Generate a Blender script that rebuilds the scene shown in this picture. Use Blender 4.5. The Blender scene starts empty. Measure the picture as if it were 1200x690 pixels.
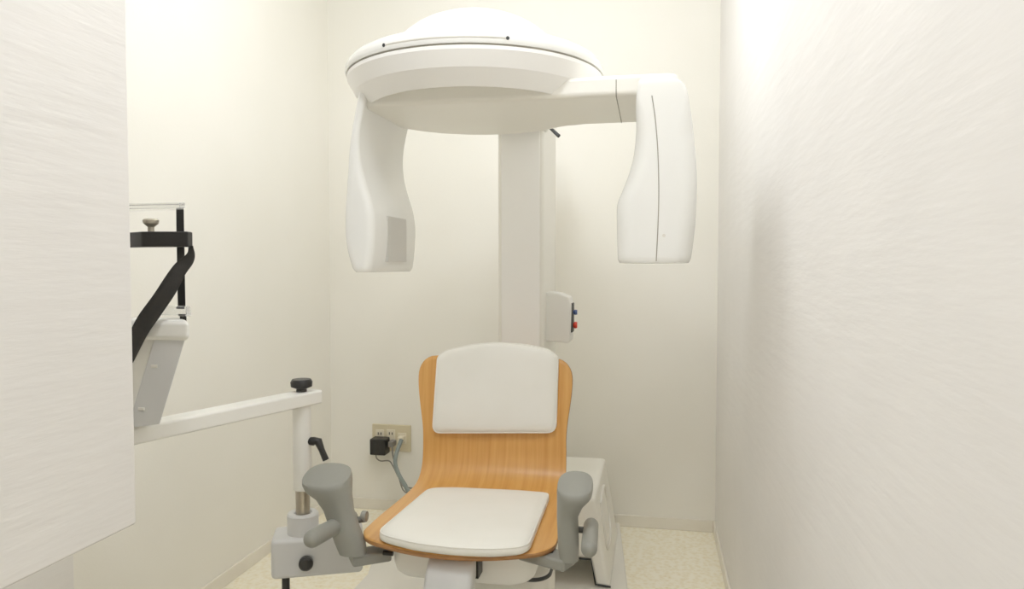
import bpy, bmesh, math
from mathutils import Vector, Matrix

sc = bpy.context.scene
col = sc.collection
V = Vector

# ------------------------------------------------------------------ camera
F = 850.0                                   # focal length in pixels of the 1200x690 frame
YAW = math.atan(168 / F)
PIT = math.atan(33 * math.cos(YAW) / F)
CAM = V((0, 0, 1.15))
cy, sy, cp, sp = math.cos(YAW), math.sin(YAW), math.cos(PIT), math.sin(PIT)
FW = V((-sy * cp, cy * cp, -sp))
RT = V((cy, sy, 0))
UP = RT.cross(FW)


def ray(px, py):
    return FW + RT * ((px - 600) / F) + UP * ((345 - py) / F)


def W(px, py, Y):
    """point of the room at depth Y seen at a photo pixel (for measuring off the photo)"""
    d = ray(px, py)
    return CAM + d * (Y / d.y)


cam_d = bpy.data.cameras.new('camera')
cam_d.sensor_width = 36
cam_d.lens = F / 1200 * 36
cam_d.clip_start = 0.02
cam = bpy.data.objects.new('camera', cam_d)
col.objects.link(cam)
cam.location = CAM
cam.rotation_euler = FW.to_track_quat('-Z', 'Y').to_euler()
sc.camera = cam


# --------------------------------------------------------------- materials
def lin(c):
    return tuple((x / 255 / 12.92) if x / 255 <= .04045 else ((x / 255 + .055) / 1.055) ** 2.4 for x in c) + (1,)


def mat(name, rgb, rough=.5, metal=0, spec=.5, coat=0):
    m = bpy.data.materials.new(name)
    m.use_nodes = True
    b = m.node_tree.nodes['Principled BSDF']
    b.inputs['Base Color'].default_value = lin(rgb)
    b.inputs['Roughness'].default_value = rough
    b.inputs['Metallic'].default_value = metal
    b.inputs['Specular IOR Level'].default_value = spec
    b.inputs['Coat Weight'].default_value = coat
    return m


def nodes(m):
    return m.node_tree.nodes, m.node_tree.links, m.node_tree.nodes['Principled BSDF']


def mottle(m, rgb2, scale=3, detail=2, lo=.35, hi=.65, stretch=(1, 1, 1), bump=0, bscale=60, bstretch=(1, 1, 1), bdist=.002):
    N, L, b = nodes(m)
    tc = N.new('ShaderNodeTexCoord')
    mp = N.new('ShaderNodeMapping'); mp.inputs['Scale'].default_value = stretch
    L.new(tc.outputs['Object'], mp.inputs['Vector'])
    nz = N.new('ShaderNodeTexNoise'); nz.inputs['Scale'].default_value = scale; nz.inputs['Detail'].default_value = detail
    L.new(mp.outputs[0], nz.inputs['Vector'])
    rp = N.new('ShaderNodeValToRGB')
    rp.color_ramp.elements[0].position = lo; rp.color_ramp.elements[1].position = hi
    rp.color_ramp.elements[0].color = b.inputs['Base Color'].default_value[:]
    rp.color_ramp.elements[1].color = lin(rgb2)
    L.new(nz.outputs['Fac'], rp.inputs['Fac'])
    L.new(rp.outputs['Color'], b.inputs['Base Color'])
    if bump:
        mp2 = N.new('ShaderNodeMapping'); mp2.inputs['Scale'].default_value = bstretch
        L.new(tc.outputs['Object'], mp2.inputs['Vector'])
        n2 = N.new('ShaderNodeTexNoise'); n2.inputs['Scale'].default_value = bscale; n2.inputs['Detail'].default_value = 4
        L.new(mp2.outputs[0], n2.inputs['Vector'])
        bp = N.new('ShaderNodeBump'); bp.inputs['Strength'].default_value = bump; bp.inputs['Distance'].default_value = bdist
        L.new(n2.outputs['Fac'], bp.inputs['Height'])
        L.new(bp.outputs[0], b.inputs['Normal'])
    return m


WALL = (236, 233, 224)
m_wall = mottle(mat('wallpaper_plain', WALL, .7, spec=.25), (233, 230, 220), 2.0, bump=.25, bscale=140, bdist=.001)
m_near = mottle(mat('wallpaper_embossed', (226, 223, 219), .65, spec=.25), (223, 220, 216), 4, bump=.3, bscale=26,
                bstretch=(1, .22, 1.6), bdist=.004)
m_ceil = mottle(mat('ceiling_paint', (226, 223, 216), .8), (223, 220, 213), 3)
m_base = mottle(mat('baseboard_vinyl', (228, 223, 210), .45), (225, 219, 206), 6)

m_floor = mat('speckled_vinyl_floor', (236, 226, 196), .35)
N, L, b = nodes(m_floor)
tc = N.new('ShaderNodeTexCoord')
vo = N.new('ShaderNodeTexVoronoi'); vo.inputs['Scale'].default_value = 60
L.new(tc.outputs['Object'], vo.inputs['Vector'])
rp = N.new('ShaderNodeValToRGB')
e = rp.color_ramp.elements
e[0].position = 0; e[0].color = lin((196, 174, 124))
e[1].position = .25; e[1].color = lin((232, 221, 190))
e.new(.55).color = lin((237, 228, 200)); e.new(.95).color = lin((244, 238, 218))
n3 = N.new('ShaderNodeTexNoise'); n3.inputs['Scale'].default_value = 45; n3.inputs['Detail'].default_value = 3
L.new(tc.outputs['Object'], n3.inputs['Vector'])
mr = N.new('ShaderNodeMath'); mr.operation = 'MULTIPLY_ADD'; mr.inputs[1].default_value = 1.2; mr.inputs[2].default_value = -.35
L.new(n3.outputs['Fac'], mr.inputs[0])
ad = N.new('ShaderNodeMath'); ad.operation = 'ADD'
L.new(vo.outputs['Distance'], ad.inputs[0]); L.new(mr.outputs[0], ad.inputs[1])
L.new(ad.outputs[0], rp.inputs['Fac']); L.new(rp.outputs['Color'], b.inputs['Base Color'])

m_white = mottle(mat('white_gloss_plastic', (238, 238, 234), .22), (236, 236, 232), 3)
m_white2 = mottle(mat('white_satin_plastic', (232, 231, 225), .38), (229, 228, 222), 3)
m_panel = mottle(mat('column_panel_plastic', (249, 248, 245), .35), (247, 246, 243), 3)
m_under = mottle(mat('underside_plastic', (240, 238, 230), .3), (238, 236, 227), 3)
m_offw = mottle(mat('offwhite_base_plastic', (236, 234, 226), .4), (233, 231, 222), 4)
m_plate = mottle(mat('pale_grey_plate', (222, 219, 210), .4), (217, 214, 204), 5)
m_groove = mottle(mat('groove_shade', (206, 203, 194), .5), (200, 197, 188), 9)
m_seam = mottle(mat('seam_shadow', (150, 145, 132), .6), (140, 135, 122), 9)
m_gasket = mottle(mat('dark_gasket', (38, 40, 40), .5), (32, 34, 34), 9)
m_window = mottle(mat('detector_window_grey', (196, 194, 188), .3), (192, 190, 184), 8)
m_ltgrey = mottle(mat('light_grey_casting', (204, 204, 202), .4), (199, 199, 197), 5)
m_grip = mottle(mat('grey_soft_plastic', (140, 140, 132), .5), (134, 134, 126), 6)
m_gripd = mottle(mat('dark_grey_connector', (88, 88, 84), .5), (80, 80, 76), 8)
m_cush = mottle(mat('white_vinyl_upholstery', (236, 234, 226), .42), (233, 231, 222), 8, bump=.1, bscale=260, bdist=.0005)
m_pipe = mottle(mat('cushion_seam', (216, 212, 200), .5), (210, 206, 194), 8)
m_black = mottle(mat('black_plastic', (14, 13, 13), .42), (19, 18, 18), 9)
m_pad = mottle(mat('black_foam_pad', (20, 18, 16), .6), (25, 23, 20), 14, bump=.2, bscale=200, bdist=.0006)
m_strap = mottle(mat('black_woven_strap', (21, 19, 17), .55), (29, 26, 24), 90, bump=.25, bscale=300, bdist=.0005)
m_steel = mottle(mat('brushed_steel', (186, 178, 164), .28, metal=1), (170, 162, 148), 12)
m_brass = mottle(mat('satin_nickel_knob', (184, 176, 158), .4, metal=.7), (172, 164, 146), 12)
m_outlet = mottle(mat('beige_outlet_plate', (208, 196, 164), .45), (204, 192, 160), 6)
m_socket = mottle(mat('cream_socket', (222, 213, 190), .4), (218, 209, 186), 6)
m_cable = mottle(mat('grey_cable', (128, 138, 134), .5), (120, 130, 126), 20)
m_plug = mottle(mat('grey_plug', (126, 122, 116), .5), (118, 114, 108), 20)
m_red = mottle(mat('red_button', (216, 52, 26), .35), (208, 46, 22), 9)
m_blue = mottle(mat('blue_button', (58, 82, 138), .35), (50, 74, 128), 9)
m_clear = mat('clear_acrylic', (250, 251, 250), .06)
N, L, b = nodes(m_clear)
b.inputs['Transmission Weight'].default_value = .9
b.inputs['IOR'].default_value = 1.2
nz = N.new('ShaderNodeTexNoise'); nz.inputs['Scale'].default_value = 5
rr = N.new('ShaderNodeMapRange'); rr.inputs['To Min'].default_value = .04; rr.inputs['To Max'].default_value = .1
L.new(nz.outputs['Fac'], rr.inputs['Value']); L.new(rr.outputs[0], b.inputs['Roughness'])

m_wood = mat('beech_plywood', (206, 150, 82), .38, coat=.1)
N, L, b = nodes(m_wood)
tc = N.new('ShaderNodeTexCoord'); mp = N.new('ShaderNodeMapping'); mp.inputs['Scale'].default_value = (30, 1.6, 1.6)
L.new(tc.outputs['Object'], mp.inputs['Vector'])
nz = N.new('ShaderNodeTexNoise'); nz.inputs['Scale'].default_value = 2.2; nz.inputs['Detail'].default_value = 6; nz.inputs['Distortion'].default_value = .3
L.new(mp.outputs[0], nz.inputs['Vector'])
rp = N.new('ShaderNodeValToRGB')
e = rp.color_ramp.elements
e[0].position = .3; e[0].color = lin((198, 138, 64)); e[1].position = .72; e[1].color = lin((218, 162, 88))
e.new(.5).color = lin((209, 151, 76))
L.new(nz.outputs['Fac'], rp.inputs['Fac']); L.new(rp.outputs['Color'], b.inputs['Base Color'])
m_ply = mottle(mat('plywood_edge', (176, 122, 68), .5), (150, 100, 54), 30, stretch=(1, 1, 8))


# ------------------------------------------------------------ mesh helpers
def root_loc(o):
    while o.parent:
        o = o.parent
    return o.location.copy()


def obj(name, bm, m, parent=None, loc=None, bevel=0, seg=3, angle=35, solid=0, subd=0):
    """link a world-space bmesh as one mesh object below its thing"""
    org = root_loc(parent) if parent else (V(loc) if loc else V((0, 0, 0)))
    bmesh.ops.remove_doubles(bm, verts=bm.verts, dist=1e-6)
    bmesh.ops.recalc_face_normals(bm, faces=bm.faces)
    bmesh.ops.translate(bm, verts=bm.verts, vec=-org)
    me = bpy.data.meshes.new(name)
    bm.to_mesh(me); bm.free()
    me.materials.append(m)
    for p in me.polygons:
        p.use_smooth = True
    me.set_sharp_from_angle(angle=math.radians(angle))
    o = bpy.data.objects.new(name, me)
    col.objects.link(o)
    if parent:
        o.parent = parent
    else:
        o.location = org
    if solid:
        s = o.modifiers.new('solid', 'SOLIDIFY'); s.thickness = solid; s.offset = 0
    if bevel:
        bv = o.modifiers.new('bevel', 'BEVEL'); bv.width = bevel; bv.segments = seg
        bv.limit_method = 'ANGLE'; bv.angle_limit = math.radians(32); bv.harden_normals = True
    if subd:
        s = o.modifiers.new('sub', 'SUBSURF'); s.levels = subd; s.render_levels = subd
    return o


def thing(name, label, cat, loc, group=None):
    o = bpy.data.objects.new(name, None)
    o.empty_display_size = .1
    col.objects.link(o)
    o.location = loc
    o['label'] = label; o['category'] = cat
    if group:
        o['group'] = group
    return o


def tag(o, label, cat, group=None):
    o['label'] = label; o['category'] = cat
    if group:
        o['group'] = group
    return o


def struct(name, bm, m, **k):
    o = obj(name, bm, m, **k)
    o['kind'] = 'structure'
    return o


def box(x0, x1, y0, y1, z0, z1, bm=None, rz=0, about=None):
    bm = bm or bmesh.new()
    M = Matrix.Translation(((x0 + x1) / 2, (y0 + y1) / 2, (z0 + z1) / 2)) @ Matrix.Rotation(rz, 4, 'Z') @ Matrix.Diagonal((x1 - x0, y1 - y0, z1 - z0, 1))
    bmesh.ops.create_cube(bm, size=1, matrix=M)
    return bm


def prism(pts, vec, bm=None):
    """extrude a planar polygon (3D points) along vec"""
    bm = bm or bmesh.new()
    a = [bm.verts.new(p) for p in pts]
    vec = V(vec)
    c = [bm.verts.new(V(p) + vec) for p in pts]
    n = len(pts)
    bm.faces.new(a); bm.faces.new(c[::-1])
    for i in range(n):
        bm.faces.new((a[i], a[(i + 1) % n], c[(i + 1) % n], c[i]))
    return bm


def loft(rings, bm=None, cap=True, closed=True):
    bm = bm or bmesh.new()
    R = [[bm.verts.new(p) for p in r] for r in rings]
    n = len(R[0])
    for a, c in zip(R, R[1:]):
        for i in range(n if closed else n - 1):
            bm.faces.new((a[i], a[(i + 1) % n], c[(i + 1) % n], c[i]))
    if cap:
        bm.faces.new(R[0]); bm.faces.new(R[-1][::-1])
    return bm


def lathe(profile, cx, cyy, bm=None, n=96):
    """profile [(r, z)] round a vertical axis; r = 0 closes"""
    bm = bm or bmesh.new()
    prev = None
    for r, z in profile:
        if r < 1e-6:
            cur = [bm.verts.new((cx, cyy, z))]
        else:
            cur = [bm.verts.new((cx + r * math.cos(2 * math.pi * i / n), cyy + r * math.sin(2 * math.pi * i / n), z)) for i in range(n)]
        if prev:
            for i in range(n):
                j = (i + 1) % n
                if len(prev) == 1 and len(cur) > 1:
                    bm.faces.new((prev[0], cur[i], cur[j]))
                elif len(cur) == 1 and len(prev) > 1:
                    bm.faces.new((prev[i], prev[j], cur[0]))
                elif len(cur) > 1:
                    bm.faces.new((prev[i], prev[j], cur[j], cur[i]))
        prev = cur
    return bm


def catmull(pts, k=8):
    P = [V(p) for p in pts]
    if len(P) < 3:
        return P
    out = []
    for i in range(len(P) - 1):
        p0 = P[i - 1] if i else P[0] * 2 - P[1]
        p1, p2 = P[i], P[i + 1]
        p3 = P[i + 2] if i + 2 < len(P) else P[-1] * 2 - P[-2]
        for j in range(k):
            t = j / k
            out.append(.5 * ((2 * p1) + (p2 - p0) * t + (2 * p0 - 5 * p1 + 4 * p2 - p3) * t * t + (3 * p1 - p0 - 3 * p2 + p3) * t ** 3))
    out.append(P[-1])
    return out


def tube(pts, r, bm=None, n=14, smooth=0, closed=False, caps=True, dome=False):
    bm = bm or bmesh.new()
    P = catmull(pts, smooth) if smooth else [V(p) for p in pts]
    rs = r if isinstance(r, (list, tuple)) else [r] * len(P)
    if len(rs) != len(P):
        rs = [rs[min(len(rs) - 1, int(i / len(P) * len(rs)))] for i in range(len(P))]
    if dome:                                     # rounded ends
        Q, q = [], []
        d0 = (P[0] - P[1]).normalized(); d1 = (P[-1] - P[-2]).normalized()
        for a in (80, 60, 35, 15):
            Q.append(P[0] + d0 * rs[0] * (math.sin(math.radians(a)) - 1)); q.append(rs[0] * math.cos(math.radians(a)))
        Q.append(P[0] - d0 * rs[0]); q.append(rs[0])
        Q += P[1:-1]; q += rs[1:-1]
        Q.append(P[-1] - d1 * rs[-1]); q.append(rs[-1])
        for a in (15, 35, 60, 80):
            Q.append(P[-1] + d1 * rs[-1] * (math.sin(math.radians(a)) - 1)); q.append(rs[-1] * math.cos(math.radians(a)))
        P, rs = Q, q
    rings = []
    P = [p for p in P]
    t0 = (P[1] - P[0]).normalized()
    u = t0.orthogonal().normalized()
    m = len(P)
    for i, p in enumerate(P):
        a = P[(i - 1) % m] if (i or closed) else P[0]
        c = P[(i + 1) % m] if (i < m - 1 or closed) else P[-1]
        t = (c - a).normalized()
        u = (u - t * u.dot(t)).normalized()
        w = t.cross(u)
        rings.append([p + (u * math.cos(2 * math.pi * k / n) + w * math.sin(2 * math.pi * k / n)) * rs[i] for k in range(n)])
    if closed:
        rings.append(rings[0])
    return loft(rings, bm, cap=caps and not closed)


def rrect(hx, hy, r, n=6, p=None):
    """rounded rectangle outline (2D), counter-clockwise"""
    out = []
    for (sx, sy_, a0) in ((1, 1, 0), (-1, 1, 90), (-1, -1, 180), (1, -1, 270)):
        for i in range(n + 1):
            a = math.radians(a0 + 90 * i / n)
            out.append((sx * (hx - r) + r * math.cos(a), sy_ * (hy - r) + r * math.sin(a)))
    return out


# ------------------------------------------------------------ the room
XL, XR, YB, ZC, YF = -1.52, .262, 3.218, 2.5, -1.1
struct('floor', box(XL - .1, XR + .1, YF - .1, YB + .1, -.1, 0), m_floor)
struct('ceiling', box(XL - .1, XR + .1, YF - .1, YB + .1, ZC, ZC + .1), m_ceil)
struct('wall_back', box(XL - .1, XR + .1, YB, YB + .1, 0, ZC), m_wall)
struct('wall_right', box(XR, XR + .1, YF, YB, 0, ZC), m_near)
struct('wall_left', box(XL - .1, XL, YF, YB, 0, ZC), m_wall)
# proud lining of the left wall near the entrance (its vertical joint shows under the partition)
struct('trim_1', box(XL, XL + .012, YF, 1.635, 0, ZC), m_near, bevel=.003)
struct('wall_front', box(XL - .1, XR + .1, YF - .1, YF, 0, ZC), m_near)
struct('wall_partition', box(-.87, -.75, YF, .932, .77, ZC), m_near, bevel=.004)
BH, BT = .052, .009
struct('baseboard_back', box(XL + BT, XR - BT, YB - BT, YB, 0, BH), m_base, bevel=.003)
struct('baseboard_left', box(XL, XL + BT, 1.64, YB, 0, BH), m_base, bevel=.003)
struct('baseboard_right', box(XR - BT, XR, YF, YB, 0, BH), m_base, bevel=.003)

# ------------------------------------------------------------ the scanner
AX, AY = -.474, 1.90                       # rotation axis
scan = thing('dental_scanner', 'large white cone beam dental scanner with round overhead housing and hanging heads', 'scanner', (-.46, 2.6, 0))
PZ = .035
obj('base_plate', prism([(-1.2, 3.16, .0), (-.145, 3.16, 0), (-.085, 2.5, 0), (-.085, 1.2, 0), (-1.02, 1.2, 0), (-1.02, 2.45, 0)], (0, 0, PZ)), m_plate, scan, bevel=.006)
# floor cover behind the chair: flared sides with an arched front foot
Yc0, Yc1 = 2.5, 3.05
xc = -.455
prof = [(-.311, PZ), (-.256, PZ + .006), (-.240, .131), (.240, .131), (.256, PZ + .006), (.311, PZ), (.300, .06), (.254, .345), (-.254, .345), (-.300, .06)]
bc = obj('base_cover', prism([(xc + x, Yc0, z) for x, z in prof], (0, Yc1 - Yc0, 0)), m_offw, scan, bevel=.012)
obj('gasket', tube([(xc + x, Yc0 - .001, z) for x, z in [(-.311, PZ + .004), (-.258, PZ + .008), (-.242, .131), (.242, .131), (.258, PZ + .008), (.311, PZ + .004)]], .0035, n=8), m_gasket, bc)
g = [V((xc + .254 + (.345 - z) * .161 + .002, y, z)) for y, z in [(2.62, .29), (2.80, .30), (2.84, .26), (2.80, .13), (2.66, .12), (2.60, .15)]]
obj('side_handle', tube(catmull(g + [g[0]], 6)[:-1], .006, n=8, closed=True), m_plate, bc)
# column
cxl, cxr, cyf, cyb = -.546, -.382, 2.5, 2.82
clm = obj('column', box(cxl, cxr, cyf, cyb, .345, 1.74), m_offw, scan, bevel=.014, seg=4)
obj('front_panel', box(cxl + .014, cxr - .014, cyf - .003, cyf + .01, .346, 1.70), m_panel, clm, bevel=.002)
obj('cable_guide', tube([W(640, 146, 2.6), W(647, 152, 2.585), W(655, 159.5, 2.57)], [.004, .006, .007], n=8), m_gasket, clm)
obj('support_bracket', box(-.56, -.37, 2.08, 2.54, 1.62, 1.71), m_white2, scan, bevel=.01)
# operator box on the column
p0, p1 = W(644, 342, 2.56), W(668, 402, 2.56)
bx0, bx1, bz0, bz1 = cxr - .004, p1.x, p1.z + .0, p0.z
pts = [(bx0, 2.56, bz0 + .004), (bx1 - .004, 2.56, bz0), (bx1, 2.56, bz0 + .01), (bx1 + .003, 2.56, bz1 - .045), (bx1 - .004, 2.56, bz1 - .018),
       (bx0 + .05, 2.56, bz1 - .004), (bx0 + .02, 2.56, bz1), (bx0, 2.56, bz1)]
cb = obj('control_box', prism(pts, (0, .10, 0)), m_white2, scan, bevel=.006)
zm = (bz0 + bz1) / 2
obj('switch_panel', box(bx1 - .004, bx1 + .006, 2.58, 2.64, zm - .055, zm + .05), m_gasket, cb, bevel=.002)
for nm, zz, mm, rr_ in (('blue_button', W(672, 366, 2.6).z, m_blue, .010), ('emergency_button', W(672, 381, 2.6).z, m_red, .013)):
    bm = tube([V((bx1 + .005, 2.61, zz)), V((bx1 + .012, 2.61, zz)), V((bx1 + .020, 2.61, zz))], [rr_ * .6, rr_, rr_ * .85], n=20)
    obj(nm, bm, mm, cb)['label'] = 'red mushroom button' if mm is m_red else 'small blue button'

# overhead housing
obj('housing', lathe([(0, 1.60), (.262, 1.60), (.268, 1.575), (.274, 1.564), (.281, 1.563), (.316, 1.598), (.3355, 1.632),
                      (.336, 1.640), (0, 1.640)], AX, AY), m_panel, scan, angle=9, bevel=0)
obj('seam', lathe([(.30, 1.6395), (.3345, 1.6395), (.3345, 1.6445), (.30, 1.6445), (.30, 1.6395)], AX, AY), m_seam, scan)
cov = obj('top_cover', lathe([(0, 1.6442), (.338, 1.6442), (.3405, 1.650), (.3395, 1.660), (.335, 1.670), (.326, 1.679), (.312, 1.687), (.295, 1.694), (.262, 1.706), (.235, 1.718),
                              (.218, 1.729), (.204, 1.741), (.19, 1.754), (.17, 1.770), (.145, 1.785), (.115, 1.798), (.08, 1.808), (.04, 1.814), (0, 1.815)], AX, AY), m_white, scan, angle=50)


def polar(r, deg, z):
    a = math.radians(deg)
    return V((AX + r * math.cos(a), AY + r * math.sin(a), z))


obj('slot', tube([polar(.3385, d, 1.656) for d in range(-114, -63, 5)], .0030, n=8), m_groove, cov)['label'] = 'thin curved groove'
for d in (-114, -64):
    obj('screw', tube([polar(.332, d, 1.656), polar(.3418, d, 1.656)], .0042, n=12), m_gasket, cov)

# rotating arm: broad beam with a round hub, drawn in plan
ZU = 1.552
ZA = W(715, 89.5, 1.75).z
plan = [(-.70, 1.735), (.03, 1.735), (.05, 1.75), (.05, 2.06), (.03, 2.07), (-.20, 2.075), (-.225, 2.085)]
a0 = math.degrees(math.atan2(2.10 - AY, -.245 - AX)); a1 = math.degrees(math.atan2(2.02 - AY, -.70 - AX))
for i in range(25):
    a = math.radians(a0 + (a1 - a0) * i / 24)
    plan.append((AX + (.285 if i else .30) * math.cos(a), AY + .285 * math.sin(a)))
plan += [(-.735, 2.0), (-.735, 1.76)]
arm = obj('rotating_arm', prism([(x, y, ZU) for x, y in plan], (0, 0, ZA - ZU)), m_under, scan, bevel=.014, seg=4)
# joint line near the source head
sx = W(722, 118, 1.735).x
obj('joint_line', tube([(sx, 1.7345, ZA - .012), (sx, 1.7345, ZU + .006), (sx, 1.742, ZU - .0005), (sx - .002, 2.06, ZU - .0005)], .0012, n=6), m_seam, arm)


def zx(lst, Y):
    return [(q.x, q.z) for q in (W(a, c, Y) for a, c in lst)]


# detector head (left): outer edge measured at its front, inner edge at its back
outer = zx([(419, 108), (415, 130), (409, 165), (404, 215), (402, 262), (404, 290), (412, 319)], 1.73)
inner = zx([(484, 318), (487, 295), (488, 268), (485, 248), (479, 228), (474.5, 208), (473.5, 185), (476, 165), (482, 140), (486, 125)], 2.07)


def smooth2(lst, k=5):
    return [(p.x, p.y) for p in catmull([V((a, c, 0)) for a, c in lst], k)]


op, ip = smooth2(outer), smooth2(inner)


def head(name, op, ip, y0, y1, m, rfun, parent, nf=7):
    """head shell: side outline swept in depth, front and back edges rounded towards the middle line"""
    out = op + ip
    zs = [p[1] for p in out]

    def xr_at(lst, z):
        s = sorted(lst, key=lambda p: p[1])
        if z <= s[0][1]: return s[0][0]
        if z >= s[-1][1]: return s[-1][0]
        for a, c in zip(s, s[1:]):
            if a[1] <= z <= c[1]:
                t = 0 if c[1] == a[1] else (z - a[1]) / (c[1] - a[1])
                return a[0] + (c[0] - a[0]) * t
    z0 = min(zs); z1 = max(zs)
    rings = []
    nz_ = 48
    for i in range(nz_ + 1):
        z = z0 + (z1 - z0) * i / nz_
        xa, xb = xr_at(op, z), xr_at(ip, z)
        cx_, hx = (xa + xb) / 2, abs(xb - xa) / 2
        sh = .004 * ((1 if i in (0, nz_) else 0))
        ring = []
        r = min(rfun(z), hx * .98)
        for (sx_, sy_, a_0) in ((1, 1, 0), (-1, 1, 90), (-1, -1, 180), (1, -1, 270)):
            rad = r if sy_ < 0 else min(.012, hx * .9)
            for k in range(nf + 1):
                a = math.radians(a_0 + 90 * k / nf)
                X = sx_ * (hx - rad) + rad * math.cos(a)
                Y = ((y1 - rad) if sy_ > 0 else (y0 + rad)) + rad * math.sin(a)
                ring.append((cx_ + X * (1 - sh / max(hx, .01)), Y + (sh if sy_ < 0 else -sh) , z))
        rings.append(ring)
    return obj(name, loft(rings), m, parent, angle=40, bevel=.004, seg=2)


det = head('detector_head', op, ip, 1.73, 2.07, m_white, lambda z: .02, scan)
def xin(lst, za, zb):
    return max(p[0] for p in lst if za <= p[1] <= zb)


# flat sensor window on its inner face
def atX(px, py, X):
    d = ray(px, py)
    return CAM + d * (X / d.x)


xi = max(xin(ip, 1.15, 1.27), -.72)
qa, qb = atX(454, 253, xi), atX(476, 307, xi)
obj('sensor_window', box(xi - .02, xi + .0012, qa.y, qb.y, qb.z, qa.z), m_window, det)['label'] = 'grey rectangular sensor window'
obj('edge_line', tube([(x + .004, 1.748 if False else 1.752, z) for x, z in op], .0009, n=6), m_seam, det)

# source head (right)
outer = zx([(792, 91), (803, 97), (809, 122), (815, 160), (818, 205), (817, 250), (814, 280), (810, 308)], 1.73)
inner = zx([(723, 308), (722, 275), (722, 240), (727, 225), (736, 202), (742, 178), (745, 150), (745, 120), (747, 91)], 1.73)
op2, ip2 = smooth2(outer), smooth2(inner)
srch = head('source_head', op2, ip2, 1.73, 2.07, m_white, lambda z: .045 - .033 * max(0, min(1, (z - 1.46) / .08)), scan)
obj('front_seam', tube(catmull([W(a, c, 1.7298) for a, c in [(764, 112), (768, 140), (771, 180), (772, 225), (771, 265), (769, 306)]], 6), .0012, n=6), m_seam, srch)
pt = W(778, 276, 1.731)
obj('screw', tube([pt, pt - V((0, .0025, 0))], .004, n=14), m_plate, srch)

# ------------------------------------------------------------ the chair
chair = thing('patient_chair', 'beech plywood patient chair with white vinyl back and seat cushions and grey hand grips', 'chair', (-.45, 1.8, PZ))
path = catmull([V((0, y, z)) for y, z in [(1.520, .508), (1.575, .512), (1.70, .514), (1.85, .515), (1.95, .518), (2.0, .529), (2.036, .556), (2.054, .595), (2.064, .65), (2.085, .78), (2.102, .89)]], 10)
cum = [0]
for a, c in zip(path, path[1:]):
    cum.append(cum[-1] + (c - a).length)
LT = cum[-1]


def onpath(s):
    s = max(0, min(LT, s))
    for i in range(len(cum) - 1):
        if s <= cum[i + 1]:
            t = (s - cum[i]) / (cum[i + 1] - cum[i])
            return path[i].lerp(path[i + 1], t)
    return path[-1]


def interp(tab, s):
    for (a, va), (c, vc) in zip(tab, tab[1:]):
        if s <= c:
            t = (s - a) / (c - a)
            t = t * t * (3 - 2 * t)
            return va + (vc - va) * max(0, t)
    return tab[-1][1]


wt = [(0, .233), (.12, .232), (.50, .214), (.62, .214), (.80, .232), (LT, .234)]
ct = [(0, -.450), (LT, -.465)]
us = sorted(set([round(x, 5) for x in [math.sin(math.radians(d)) for d in range(-90, 91, 5)]] + [i / 12 for i in range(-12, 13)]))
bm = bmesh.new()
NV = 64
rows = []
for u in us:
    c_ = .2
    k = max(0, (abs(u) - 1 + c_) / c_)
    rnd = 1 - math.sqrt(max(0, 1 - k * k))
    s0 = .062 * abs(u) ** 2 + .045 * rnd
    s1 = LT - .012 * u * u - .055 * rnd
    r_ = []
    for j in range(NV + 1):
        s = s0 + (s1 - s0) * j / NV
        p = onpath(s)
        curve = .012 * u * u * interp([(0, 0), (.5, 0), (.75, 1), (LT, 1)], s)
        r_.append(bm.verts.new((interp(ct, s) + u * interp(wt, s), p.y - curve, p.z)))
    rows.append(r_)
for a, c in zip(rows, rows[1:]):
    for j in range(NV):
        bm.faces.new((a[j], a[j + 1], c[j + 1], c[j]))
shell = obj('plywood_shell', bm, m_wood, chair, solid=.0095, angle=60)
shell.data.materials.append(m_ply)
shell.modifiers['solid'].material_offset_rim = 1
shell.modifiers['solid'].use_even_offset = True


def round_poly(P, r, k=6):
    """round the corners of a 2D polygon; r per corner"""
    out = []
    n = len(P)
    for i in range(n):
        p, a, c = V(P[i]).to_2d(), V(P[i - 1]).to_2d(), V(P[(i + 1) % n]).to_2d()
        rr_ = r[i] if isinstance(r, (list, tuple)) else r
        if rr_ <= 0:
            out.append(p); continue
        d1, d2 = (a - p).normalized(), (c - p).normalized()
        A, B = p + d1 * rr_, p + d2 * rr_
        for j in range(k + 1):
            t = j / k
            out.append(A * (1 - t) ** 2 + p * 2 * t * (1 - t) + B * t ** 2)
    return out


def pillow(outline, place, T, half):
    """soft pad: outline swept up to thickness T, edge rolled in, slightly domed"""
    cx_ = sum((p for p in outline), V((0, 0))) / len(outline)
    rings = []
    for d, h in ((.004, 0), (0, .15), (0, .45), (.002, .62), (.006, .76), (.012, .86), (.022, .93), (.045, .97), (.09, .99), (.13, 1)):
        f = 1 - d / half
        rings.append([place(cx_ + (p - cx_) * f, h * T) for p in outline])
    return loft(rings)


def yback(z):
    return 2.064 + (z - .65) * .158


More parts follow.
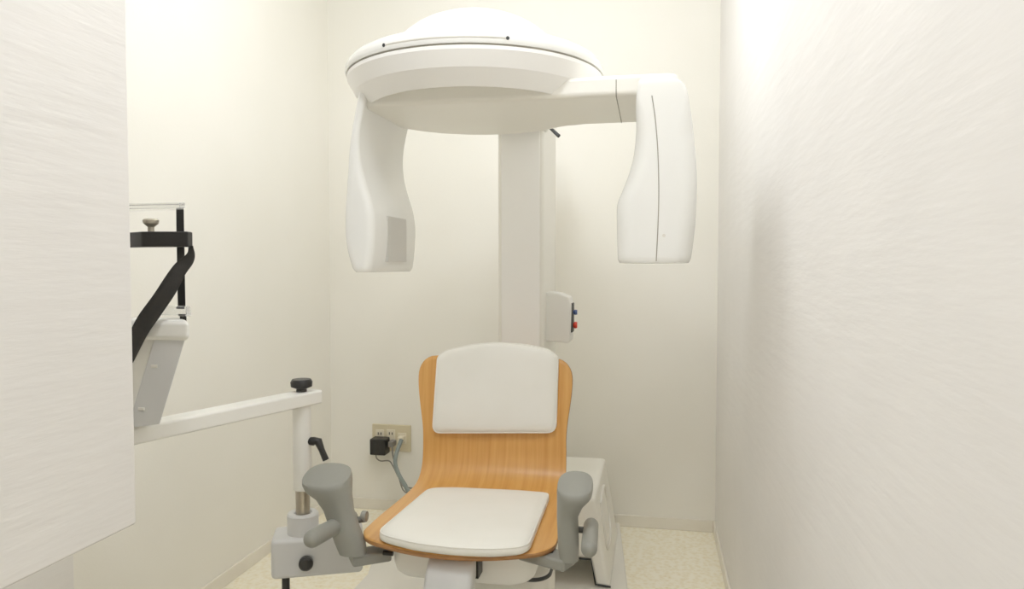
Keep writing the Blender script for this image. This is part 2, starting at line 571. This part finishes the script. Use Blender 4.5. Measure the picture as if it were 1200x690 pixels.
o2 = [W(a, c, 2.05) for a, c in [(507, 507), (652, 507), (653, 420), (641, 411), (612, 405), (580, 402.5), (548, 405), (518, 412), (509, 419)]]
o2 = round_poly([(p.x, p.z) for p in o2], [.026, .026, .012, .012, .02, .02, .02, .012, .012])
pad = obj('back_cushion', pillow(o2, lambda p, h: V((p.x, yback(p.y) - .004 - h, p.y)), .034, .15), m_cush, chair, angle=60)
o3 = round_poly([(-.628, 1.552), (-.52, 1.512), (-.43, 1.503), (-.345, 1.510), (-.268, 1.540), (-.276, 1.925), (-.35, 1.930), (-.54, 1.922), (-.612, 1.905)],
                [.04, .03, .03, .03, .035, .02, .02, .02, .03])
pad2 = obj('seat_cushion', pillow(o3, lambda p, h: V((p.x, p.y, .5195 + h)), .030, .15), m_cush, chair, angle=60)
for pd, ol, pl in ((pad, o2, lambda p, h: V((p.x, yback(p.y) - .004 - h, p.y))), (pad2, o3, lambda p, h: V((p.x, p.y, .5195 + h)))):
    T_ = .034 if pd is pad else .030
    c0 = sum((p for p in ol), V((0, 0))) / len(ol)
    obj('piping', tube([pl(c0 + (p - c0) * (1 - .0015 / .15), T_ * .62) for p in ol], .0017, n=8, closed=True), m_cush, pd)

for x0_, x1_ in ((-.31, -.222), (-.665, -.58)):
    obj('seat_bracket', box(x0_, x1_, 1.60, 1.76, .496, .505), m_black, chair, bevel=.001)
# casing below the seat, lift column, footrest post
a_, c_ = W(457, 660, 1.62), W(626, 660, 1.62)
zb = W(540, 681, 1.62).z
hx, xm = (c_.x - a_.x) / 2, (c_.x + a_.x) / 2
rings = []
for z, k in ((.507, 1), (zb + .03, 1), (zb + .012, .97), (zb + .003, .92), (zb, .84)):
    rings.append([(xm + x * k, 1.77 + y * k, z) for x, y in rrect(hx, .17, .06, 8)])
under = obj('seat_casing', loft(rings), m_white2, chair, angle=50)
for px_ in (455, 613):
    q = W(px_, 648, 1.60)
    obj('hinge_pin', tube([q + V((-.012, 0, 0)), q + V((.012, 0, 0))], .006, n=12), m_black, under)
q = W(642, 675, 1.75)
ptop = q.z
lift = obj('lift_column', prism([(x - .37, y + 1.83, PZ + .001) for x, y in rrect(q.x + .37, .095, .045, 8)], (0, 0, ptop - PZ - .001)), m_plate, chair, bevel=.004)
obj('rim', tube([(x - .37, y + 1.83, ptop - .006) for x, y in rrect(q.x + .37 + .001, .096, .045, 8)], .005, n=8, closed=True), m_gasket, lift)
obj('lift_neck', prism([(x - .42, y + 1.83, ptop - .02) for x, y in rrect(.07, .06, .02, 5)], (0, 0, zb - ptop + .03)), m_plate, chair)
xa, xb = W(499, 675, 1.53).x, W(554, 675, 1.53).x
fx, fh = (xa + xb) / 2, (xb - xa) / 2
rings = []
pp = catmull([V((0, 1.66, .486)), V((0, 1.59, .482)), V((0, 1.545, .462)), V((0, 1.52, .41)), V((0, 1.505, .30)), V((0, 1.49, .14)), V((0, 1.485, .085))], 6)
for i, p in enumerate(pp):
    t = (pp[min(i + 1, len(pp) - 1)] - pp[max(i - 1, 0)]).normalized()
    nrm = V((0, -t.z, t.y))
    rings.append([V((fx + x, p.y, p.z)) + nrm * y for x, y in rrect(fh, .024, .010, 4)])
post = obj('footrest_post', loft(rings), m_ltgrey, chair, angle=50)
obj('footrest_plate', prism([(fx + x, 1.40 + y, .06) for x, y in rrect(.16, .11, .05, 6)], (0, 0, .025)), m_plate, chair, bevel=.005)
q0 = W(558.5, 656, 1.56); q1 = W(558.5, 678, 1.56)
obj('slot_gasket', box(q0.x - .004, q0.x + .004, 1.56, 1.60, q1.z, q0.z), m_black, post)


def grip(secs, Y, side):
    rings = []
    for i, (px, py, hw, ry) in enumerate(secs):
        c = W(px, py, Y)
        rx = abs(W(px + hw, py, Y).x - W(px - hw, py, Y).x) / 2
        tl = .38 if i < 3 else (.2 if i < 4 else 0)
        ring = []
        for k in range(32):
            a = 2 * math.pi * k / 32
            e_ = .62
            x = rx * math.copysign(abs(math.cos(a)) ** (e_ + .2), math.cos(a))
            y = ry * math.copysign(abs(math.sin(a)) ** (e_ + .2), math.sin(a))
            ring.append(V((c.x + x, c.y + y, c.z + y * tl - (.0 if side else 0))))
        rings.append(ring)
    # slightly domed top
    c = W(secs[0][0], secs[0][1], Y)
    top = [p.lerp(c, .10) + V((0, 0, .003)) for p in rings[0]]
    return loft([top] + rings)


YG = 1.585
gl = obj('hand_grip', grip([(383, 557, 26, .046), (383.5, 561, 26.5, .047), (385, 567, 25.5, .045), (391, 580, 19.5, .036), (397, 597, 16.5, .028), (403, 615, 16.5, .027), (410, 634, 17, .027), (414, 648, 15, .025)], YG, 0), m_grip, chair, angle=40)
gr = obj('hand_grip', grip([(674, 567, 20.5, .044), (674, 571, 21, .045), (673.5, 577, 20.5, .043), (668.5, 590, 15.5, .034), (665, 605, 12.2, .027), (666, 630, 12.2, .026), (666.5, 645, 12, .026), (667, 655, 11, .024)], YG, 1), m_grip, chair, angle=40)
for g_, pxs, pe in ((gl, (412, 646), (455, 654)), (gr, (667, 651), (612, 652))):
    A, B = W(pxs[0], pxs[1], YG), W(pe[0], pe[1], YG + .05)
    d = (B - A); L_ = d.length; ang = math.atan2(d.y, d.x)
    M_ = (A + B) / 2
    obj('bracket', box(M_.x - L_ / 2, M_.x + L_ / 2, M_.y - .028, M_.y + .028, M_.z - .014, M_.z + .012, rz=ang), m_grip, g_, bevel=.006)
A, B = W(361, 634, 1.44), W(393, 603, 1.67)
B.x = A.x + .005
lv = obj('locking_lever', tube([A, A.lerp(B, .5), B], .0195, n=20, dome=True), m_grip, chair)
C1 = A.lerp(B, .72)
obj('connector', tube([C1, V((W(428, 604, 1.64).x, 1.64, C1.z))], .008, n=12), m_gripd, lv)
e1 = W(428, 605, 1.64)
obj('connector_end', tube([e1 + V((-.008, 0, 0)), e1 + V((.004, 0, 0))], .013, n=14), m_grip, lv)
A, B = W(690, 646, 1.46), W(693, 613, 1.67)
lv2 = obj('locking_lever', tube([A, A.lerp(B, .5), B], .0170, n=20, dome=True), m_grip, chair)
C1 = A.lerp(B, .72)
obj('connector', tube([C1, C1 + V((-.06, 0, 0))], .0075, n=12), m_gripd, lv2)

# ------------------------------------------------------------ the chin rest arm
stand = thing('chin_rest_stand', 'white tubular swing arm stand with tilted chin rest and black head strap', 'chin rest stand', (W(335, 680, 1.66).x, 1.70, PZ))
fl, fr = W(317, 655, 1.66), W(425, 642, 1.75)
zt, zbm = W(317, 634, 1.66).z, W(321, 681, 1.66).z
d = V((fr.x - fl.x, fr.y - fl.y, 0)); ang = math.atan2(d.y, d.x); L_ = d.length
nb = V((-math.sin(ang), math.cos(ang), 0))
ctr = V((fl.x + fr.x, fl.y + fr.y, 0)) / 2 + nb * .055
blk = obj('arm_block', box(ctr.x - L_ / 2, ctr.x + L_ / 2, ctr.y - .055, ctr.y + .055, zbm, zt, rz=ang), m_ltgrey, stand, bevel=.012, seg=4)
kc = W(358, 659, 1.69)
dn = -nb
kf = V((fl.x, fl.y, 0)) + d * ((kc.x - fl.x) / d.x); kf.z = kc.z
obj('clamp_knob', tube([kf - dn * .005, kf + dn * .004, kf + dn * .016, kf + dn * .022], [.015, .018, .018, .013], n=20), m_black, blk)
fp = W(335, 684, 1.70)
obj('support_leg', tube([(fp.x, 1.70, zbm + .01), (fp.x, 1.70, .06), (fp.x, 1.70, .055), (fp.x, 1.70, PZ + .001)], [.010, .010, .03, .032], n=20), m_black, stand)
YP = 1.735
pc = W(355, 600, YP)
zc1 = pc.z
obj('collar', lathe([(0, zt - .01), (.040, zt - .01), (.040, zc1 - .004), (.037, zc1), (.024, zc1), (.021, zc1 - .004), (0, zc1 - .004)], pc.x, YP, n=48), m_ltgrey, blk)
zs0, zs1, zbar = zc1, W(354, 573, YP).z, W(353, 478, YP).z
obj('steel_rod', tube([(pc.x, YP, zs0 - .02), (pc.x, YP, zs1 + .02)], .0185, n=28), m_steel, stand)
obj('upright_tube', lathe([(0, zs1 + .003), (.022, zs1), (.0235, zs1 + .003), (.0235, zbar + .01), (0, zbar + .01)], pc.x, YP, n=40), m_white2, stand)
# swing bar
fa = W(379, 472.5, 1.77)                                   # lower edge facing the chair
d_ = ray(155, 523); fb = CAM + d_ * ((fa.z - CAM.z) / d_.z)
dd = V((fa.x - fb.x, fa.y - fb.y, 0)).normalized()
nn = V((-dd.y, dd.x, 0))                                  # away from the camera side
P0 = V((fa.x, fa.y, 0))
P1 = V((fb.x, fb.y, 0)) - dd * .16
z0_, z1_ = fa.z, fa.z + .036
bw = .058
bar = obj('swing_bar', prism([P0 + V((0, 0, z0_)), P0 + nn * bw + V((0, 0, z0_)), P1 + nn * bw + V((0, 0, z0_)), P1 + V((0, 0, z0_))], (0, 0, z1_ - z0_)), m_white2, stand, bevel=.006, seg=3)
kx = W(351, 449, YP)
obj('clamping_knob', lathe([(0, z1_ - .004), (.014, z1_ - .004), (.013, kx.z - .014), (.027, kx.z - .008), (.028, kx.z + .004), (.024, kx.z + .011), (0, kx.z + .012)], pc.x, YP, n=36), m_black, stand)
lp = [W(368, 517, YP), W(373, 517, YP), W(377, 527, YP), W(382, 539, YP)]
obj('clamp_lever', tube([V((pc.x + .015, YP, lp[0].z)), lp[0], lp[1], lp[2], lp[3]], [.010, .0115, .011, .008, .0085], n=14), m_black, stand)

# tilted chin rest on the bar
YS = fb.y - .005
ft = [(147, 497.5), (187, 496), (217, 398), (179, 398)]
AW = V((-.62, .785, 0))                                   # the holder's depth direction
hold = obj('tilted_column', prism([W(a, c, YS) for a, c in [(96, 505), (150, 502), (182, 397), (140, 397)]], AW * .05), m_offw, stand, bevel=.004)
obj('front_panel', prism([W(a, c, YS - .006) for a, c in [(149, 502), (187, 497), (217, 398), (181, 398)]], AW * .062), m_ltgrey, hold, bevel=.002)
for a, c in ((181, 429), (166, 479)):
    q = W(a, c, YS - .006)
    obj('catch', box(q.x - .007, q.x + .007, q.y - .002, q.y + .004, q.z - .003, q.z + .003), m_plate, hold, bevel=.001)
def slab(pa, pb, pz0, pz1, Y, depth):
    A, B = W(pa, pz0, Y), W(pb, pz1, Y)
    return prism([(A.x, Y, A.z), (B.x, Y, A.z), (B.x, Y, B.z), (A.x, Y, B.z)], AW * depth), A.z, B.z


bm, _, _ = slab(150, 222, 399, 375, YS - .012, .085)
obj('rounded_cap', bm, m_white2, stand, bevel=.012, seg=4)
bm, za_, zb_ = slab(172, 224, 370, 359, YS, .06)
obj('acrylic_block', bm, m_clear, stand, bevel=.003)
bm, _, _ = slab(211, 218.5, 376, 368, YS + .012, .012)
obj('spacer', bm, m_black, stand)
bm, _, _ = slab(208.5, 215.5, 362, 245, YS + .014, .012)
obj('rod', bm, m_black, stand, bevel=.001)
bm, _, _ = slab(120, 217, 245.5, 237, YS - .005, .07)
obj('acrylic_plate', bm, m_clear, stand, bevel=.002)
z_a, z_b = W(190, 289, YS - .03).z, W(190, 271, YS - .03).z
c1, c2, c3 = W(150, 280, YS - .005), W(166, 280, YS - .035), W(220, 280, YS - .02)
c4 = W(226, 280, YS + .004)
padm = obj('head_pad', prism([(c1.x - .03, YS + .03, z_a), (c1.x, YS - .005, z_a), (c2.x, YS - .035, z_a), (c3.x, YS - .02, z_a), (c4.x, YS + .004, z_a), (c4.x - .012, YS + .012, z_a), (c1.x + .03, YS + .012, z_a)], (0, 0, z_b - z_a)), m_pad, stand, bevel=.003)
kb = W(177, 268, YS - .005)
obj('adjusting_screw', lathe([(0, z_b - .002), (.006, z_b - .002), (.006, z_b + .010), (.014, z_b + .017), (.015, z_b + .023), (.012, z_b + .026), (0, z_b + .026)], kb.x, YS - .005, n=28), m_brass, stand)
le = [(221, 288, 0), (219, 297, -.002), (207, 307, -.008), (196.5, 320, -.016), (180, 345, -.024), (162, 370, -.030), (151, 392, -.034), (140, 422, -.036)]
ri = [(226, 288, .0), (228.5, 299, .006), (226, 309, .006), (217, 322, 0), (205, 345, -.008), (188, 370, -.016), (173, 392, -.022), (156, 425, -.026)]
Lp = catmull([W(a, c, YS + dy - .003) for a, c, dy in le], 6)
Rp = catmull([W(a, c, YS + dy - .003) for a, c, dy in ri], 6)
bm = bmesh.new()
vl = [[bm.verts.new(l.lerp(r, k / 4)) for k in range(5)] for l, r in zip(Lp, Rp)]
for a, c in zip(vl, vl[1:]):
    for k in range(4):
        bm.faces.new((a[k], a[k + 1], c[k + 1], c[k]))
obj('head_strap', bm, m_strap, stand, solid=.002, angle=80)

# ------------------------------------------------------------ wall outlet and cables
YO = YB - .001
a_, c_ = W(437, 527, YO), W(482, 498, YO)
out = thing('wall_outlet', 'beige wide wall outlet plate behind the wooden chair', 'wall outlet', ((a_.x + c_.x) / 2, YB, a_.z))
obj('cover_plate', box(a_.x, c_.x, YB - .010, YB, a_.z, c_.z), m_outlet, out, bevel=.004)
for px_, py_ in ((446, 508), (459, 508), (472, 512)):
    q = W(px_, py_, YO)
    s_ = obj('socket', box(q.x - .021, q.x + .021, YB - .0125, YB - .004, q.z - .03, q.z + .022), m_socket, out, bevel=.003)
    for dx in (-.007, .007):
        obj('slot', box(q.x + dx - .0022, q.x + dx + .0022, YB - .0132, YB - .008, q.z - .003, q.z + .009), m_gasket, s_)
q0, q1 = W(435, 532, 3.16), W(453, 514, 3.16)
ad_ = thing('power_adapter', 'square black power adapter plugged into the left of the wall outlet', 'power adapter', ((q0.x + q1.x) / 2, 3.18, q0.z))
obj('adapter_body', box(q0.x, q1.x, 3.14, 3.205, q0.z, q1.z), m_black, ad_, bevel=.006)
obj('thin_cord', tube([W(441, 530, 3.19), W(441, 536, 3.19), W(446, 540, 3.19), W(456, 540, 3.188), W(461, 547, 3.18), W(467, 559, 3.165), W(479, 578, 3.14), (-.90, 3.10, .19), (-.785, 3.08, .17)], .0032, n=8, smooth=6), m_plug, ad_)
pg = thing('power_plug', 'small grey plug with a thin cord in the middle outlet socket', 'plug', (W(456, 519, 3.19).x, 3.19, W(456, 522, 3.19).z))
q = W(461, 518, 3.2)
obj('plug_body', box(q.x - .011, q.x + .014, 3.155, 3.206, q.z - .015, q.z + .012), m_plug, pg, bevel=.005)
obj('cord', tube([W(459.5, 521, 3.165), W(460, 531, 3.16), W(462, 540, 3.155), W(466, 552, 3.135), W(476, 571, 3.11), (-.90, 3.05, .185), (-.785, 3.02, .165)], .004, n=8, smooth=6), m_plug, pg)
gc = thing('power_cable', 'thick grey cable hanging from the right outlet socket behind the chair', 'cable', (W(471, 514, 3.2).x, 3.19, W(471, 518, 3.2).z))
q = W(471.5, 514, 3.2)
obj('plug', box(q.x - .013, q.x + .013, 3.165, 3.206, q.z - .012, q.z + .015), m_socket, gc, bevel=.004)
obj('cord', tube([W(470.5, 515, 3.16), W(466, 527, 3.13), W(463, 541, 3.105), W(467, 555, 3.08), W(474, 567, 3.055), W(483, 579, 3.02), (-.88, 2.92, .14), (-.785, 2.86, .12)], .0095, n=12, smooth=6), m_cable, gc)


# ------------------------------------------------------------ light
def area(name, loc, size, power, rgb, rot=(0, 0, 0), sy_=None):
    l = bpy.data.lights.new(name, 'AREA')
    l.energy = power; l.color = rgb[:3]
    l.shape = 'RECTANGLE'; l.size = size; l.size_y = sy_ or size
    o = bpy.data.objects.new(name, l); col.objects.link(o)
    o.location = loc; o.rotation_euler = rot
    return o


def bulb(name, loc, radius, power, rgb):
    l = bpy.data.lights.new(name, 'POINT')
    l.energy = power; l.color = rgb; l.shadow_soft_size = radius
    o = bpy.data.objects.new(name, l); col.objects.link(o)
    o.location = loc
    return o


bulb('ceiling_light', (-.47, 2.02, 2.28), .16, 22, (.91, .95, 1))
bulb('chair_light', (-.42, .80, 2.36), .07, 20, (.92, .955, 1))
area('entrance_light', (-.25, -.4, 2.47), .5, 3, (.90, .945, 1))
w = bpy.data.worlds.new('world'); sc.world = w
w.use_nodes = True
w.node_tree.nodes['Background'].inputs[0].default_value = (1, .98, .94, 1)
w.node_tree.nodes['Background'].inputs[1].default_value = .4
sc.view_settings.view_transform = 'Standard'
sc.view_settings.look = 'None'
sc.view_settings.exposure = 0
sc.view_settings.gamma = 1.18
sc.cycles.diffuse_bounces = 8
sc.cycles.max_bounces = 14
sc.cycles.transmission_bounces = 8
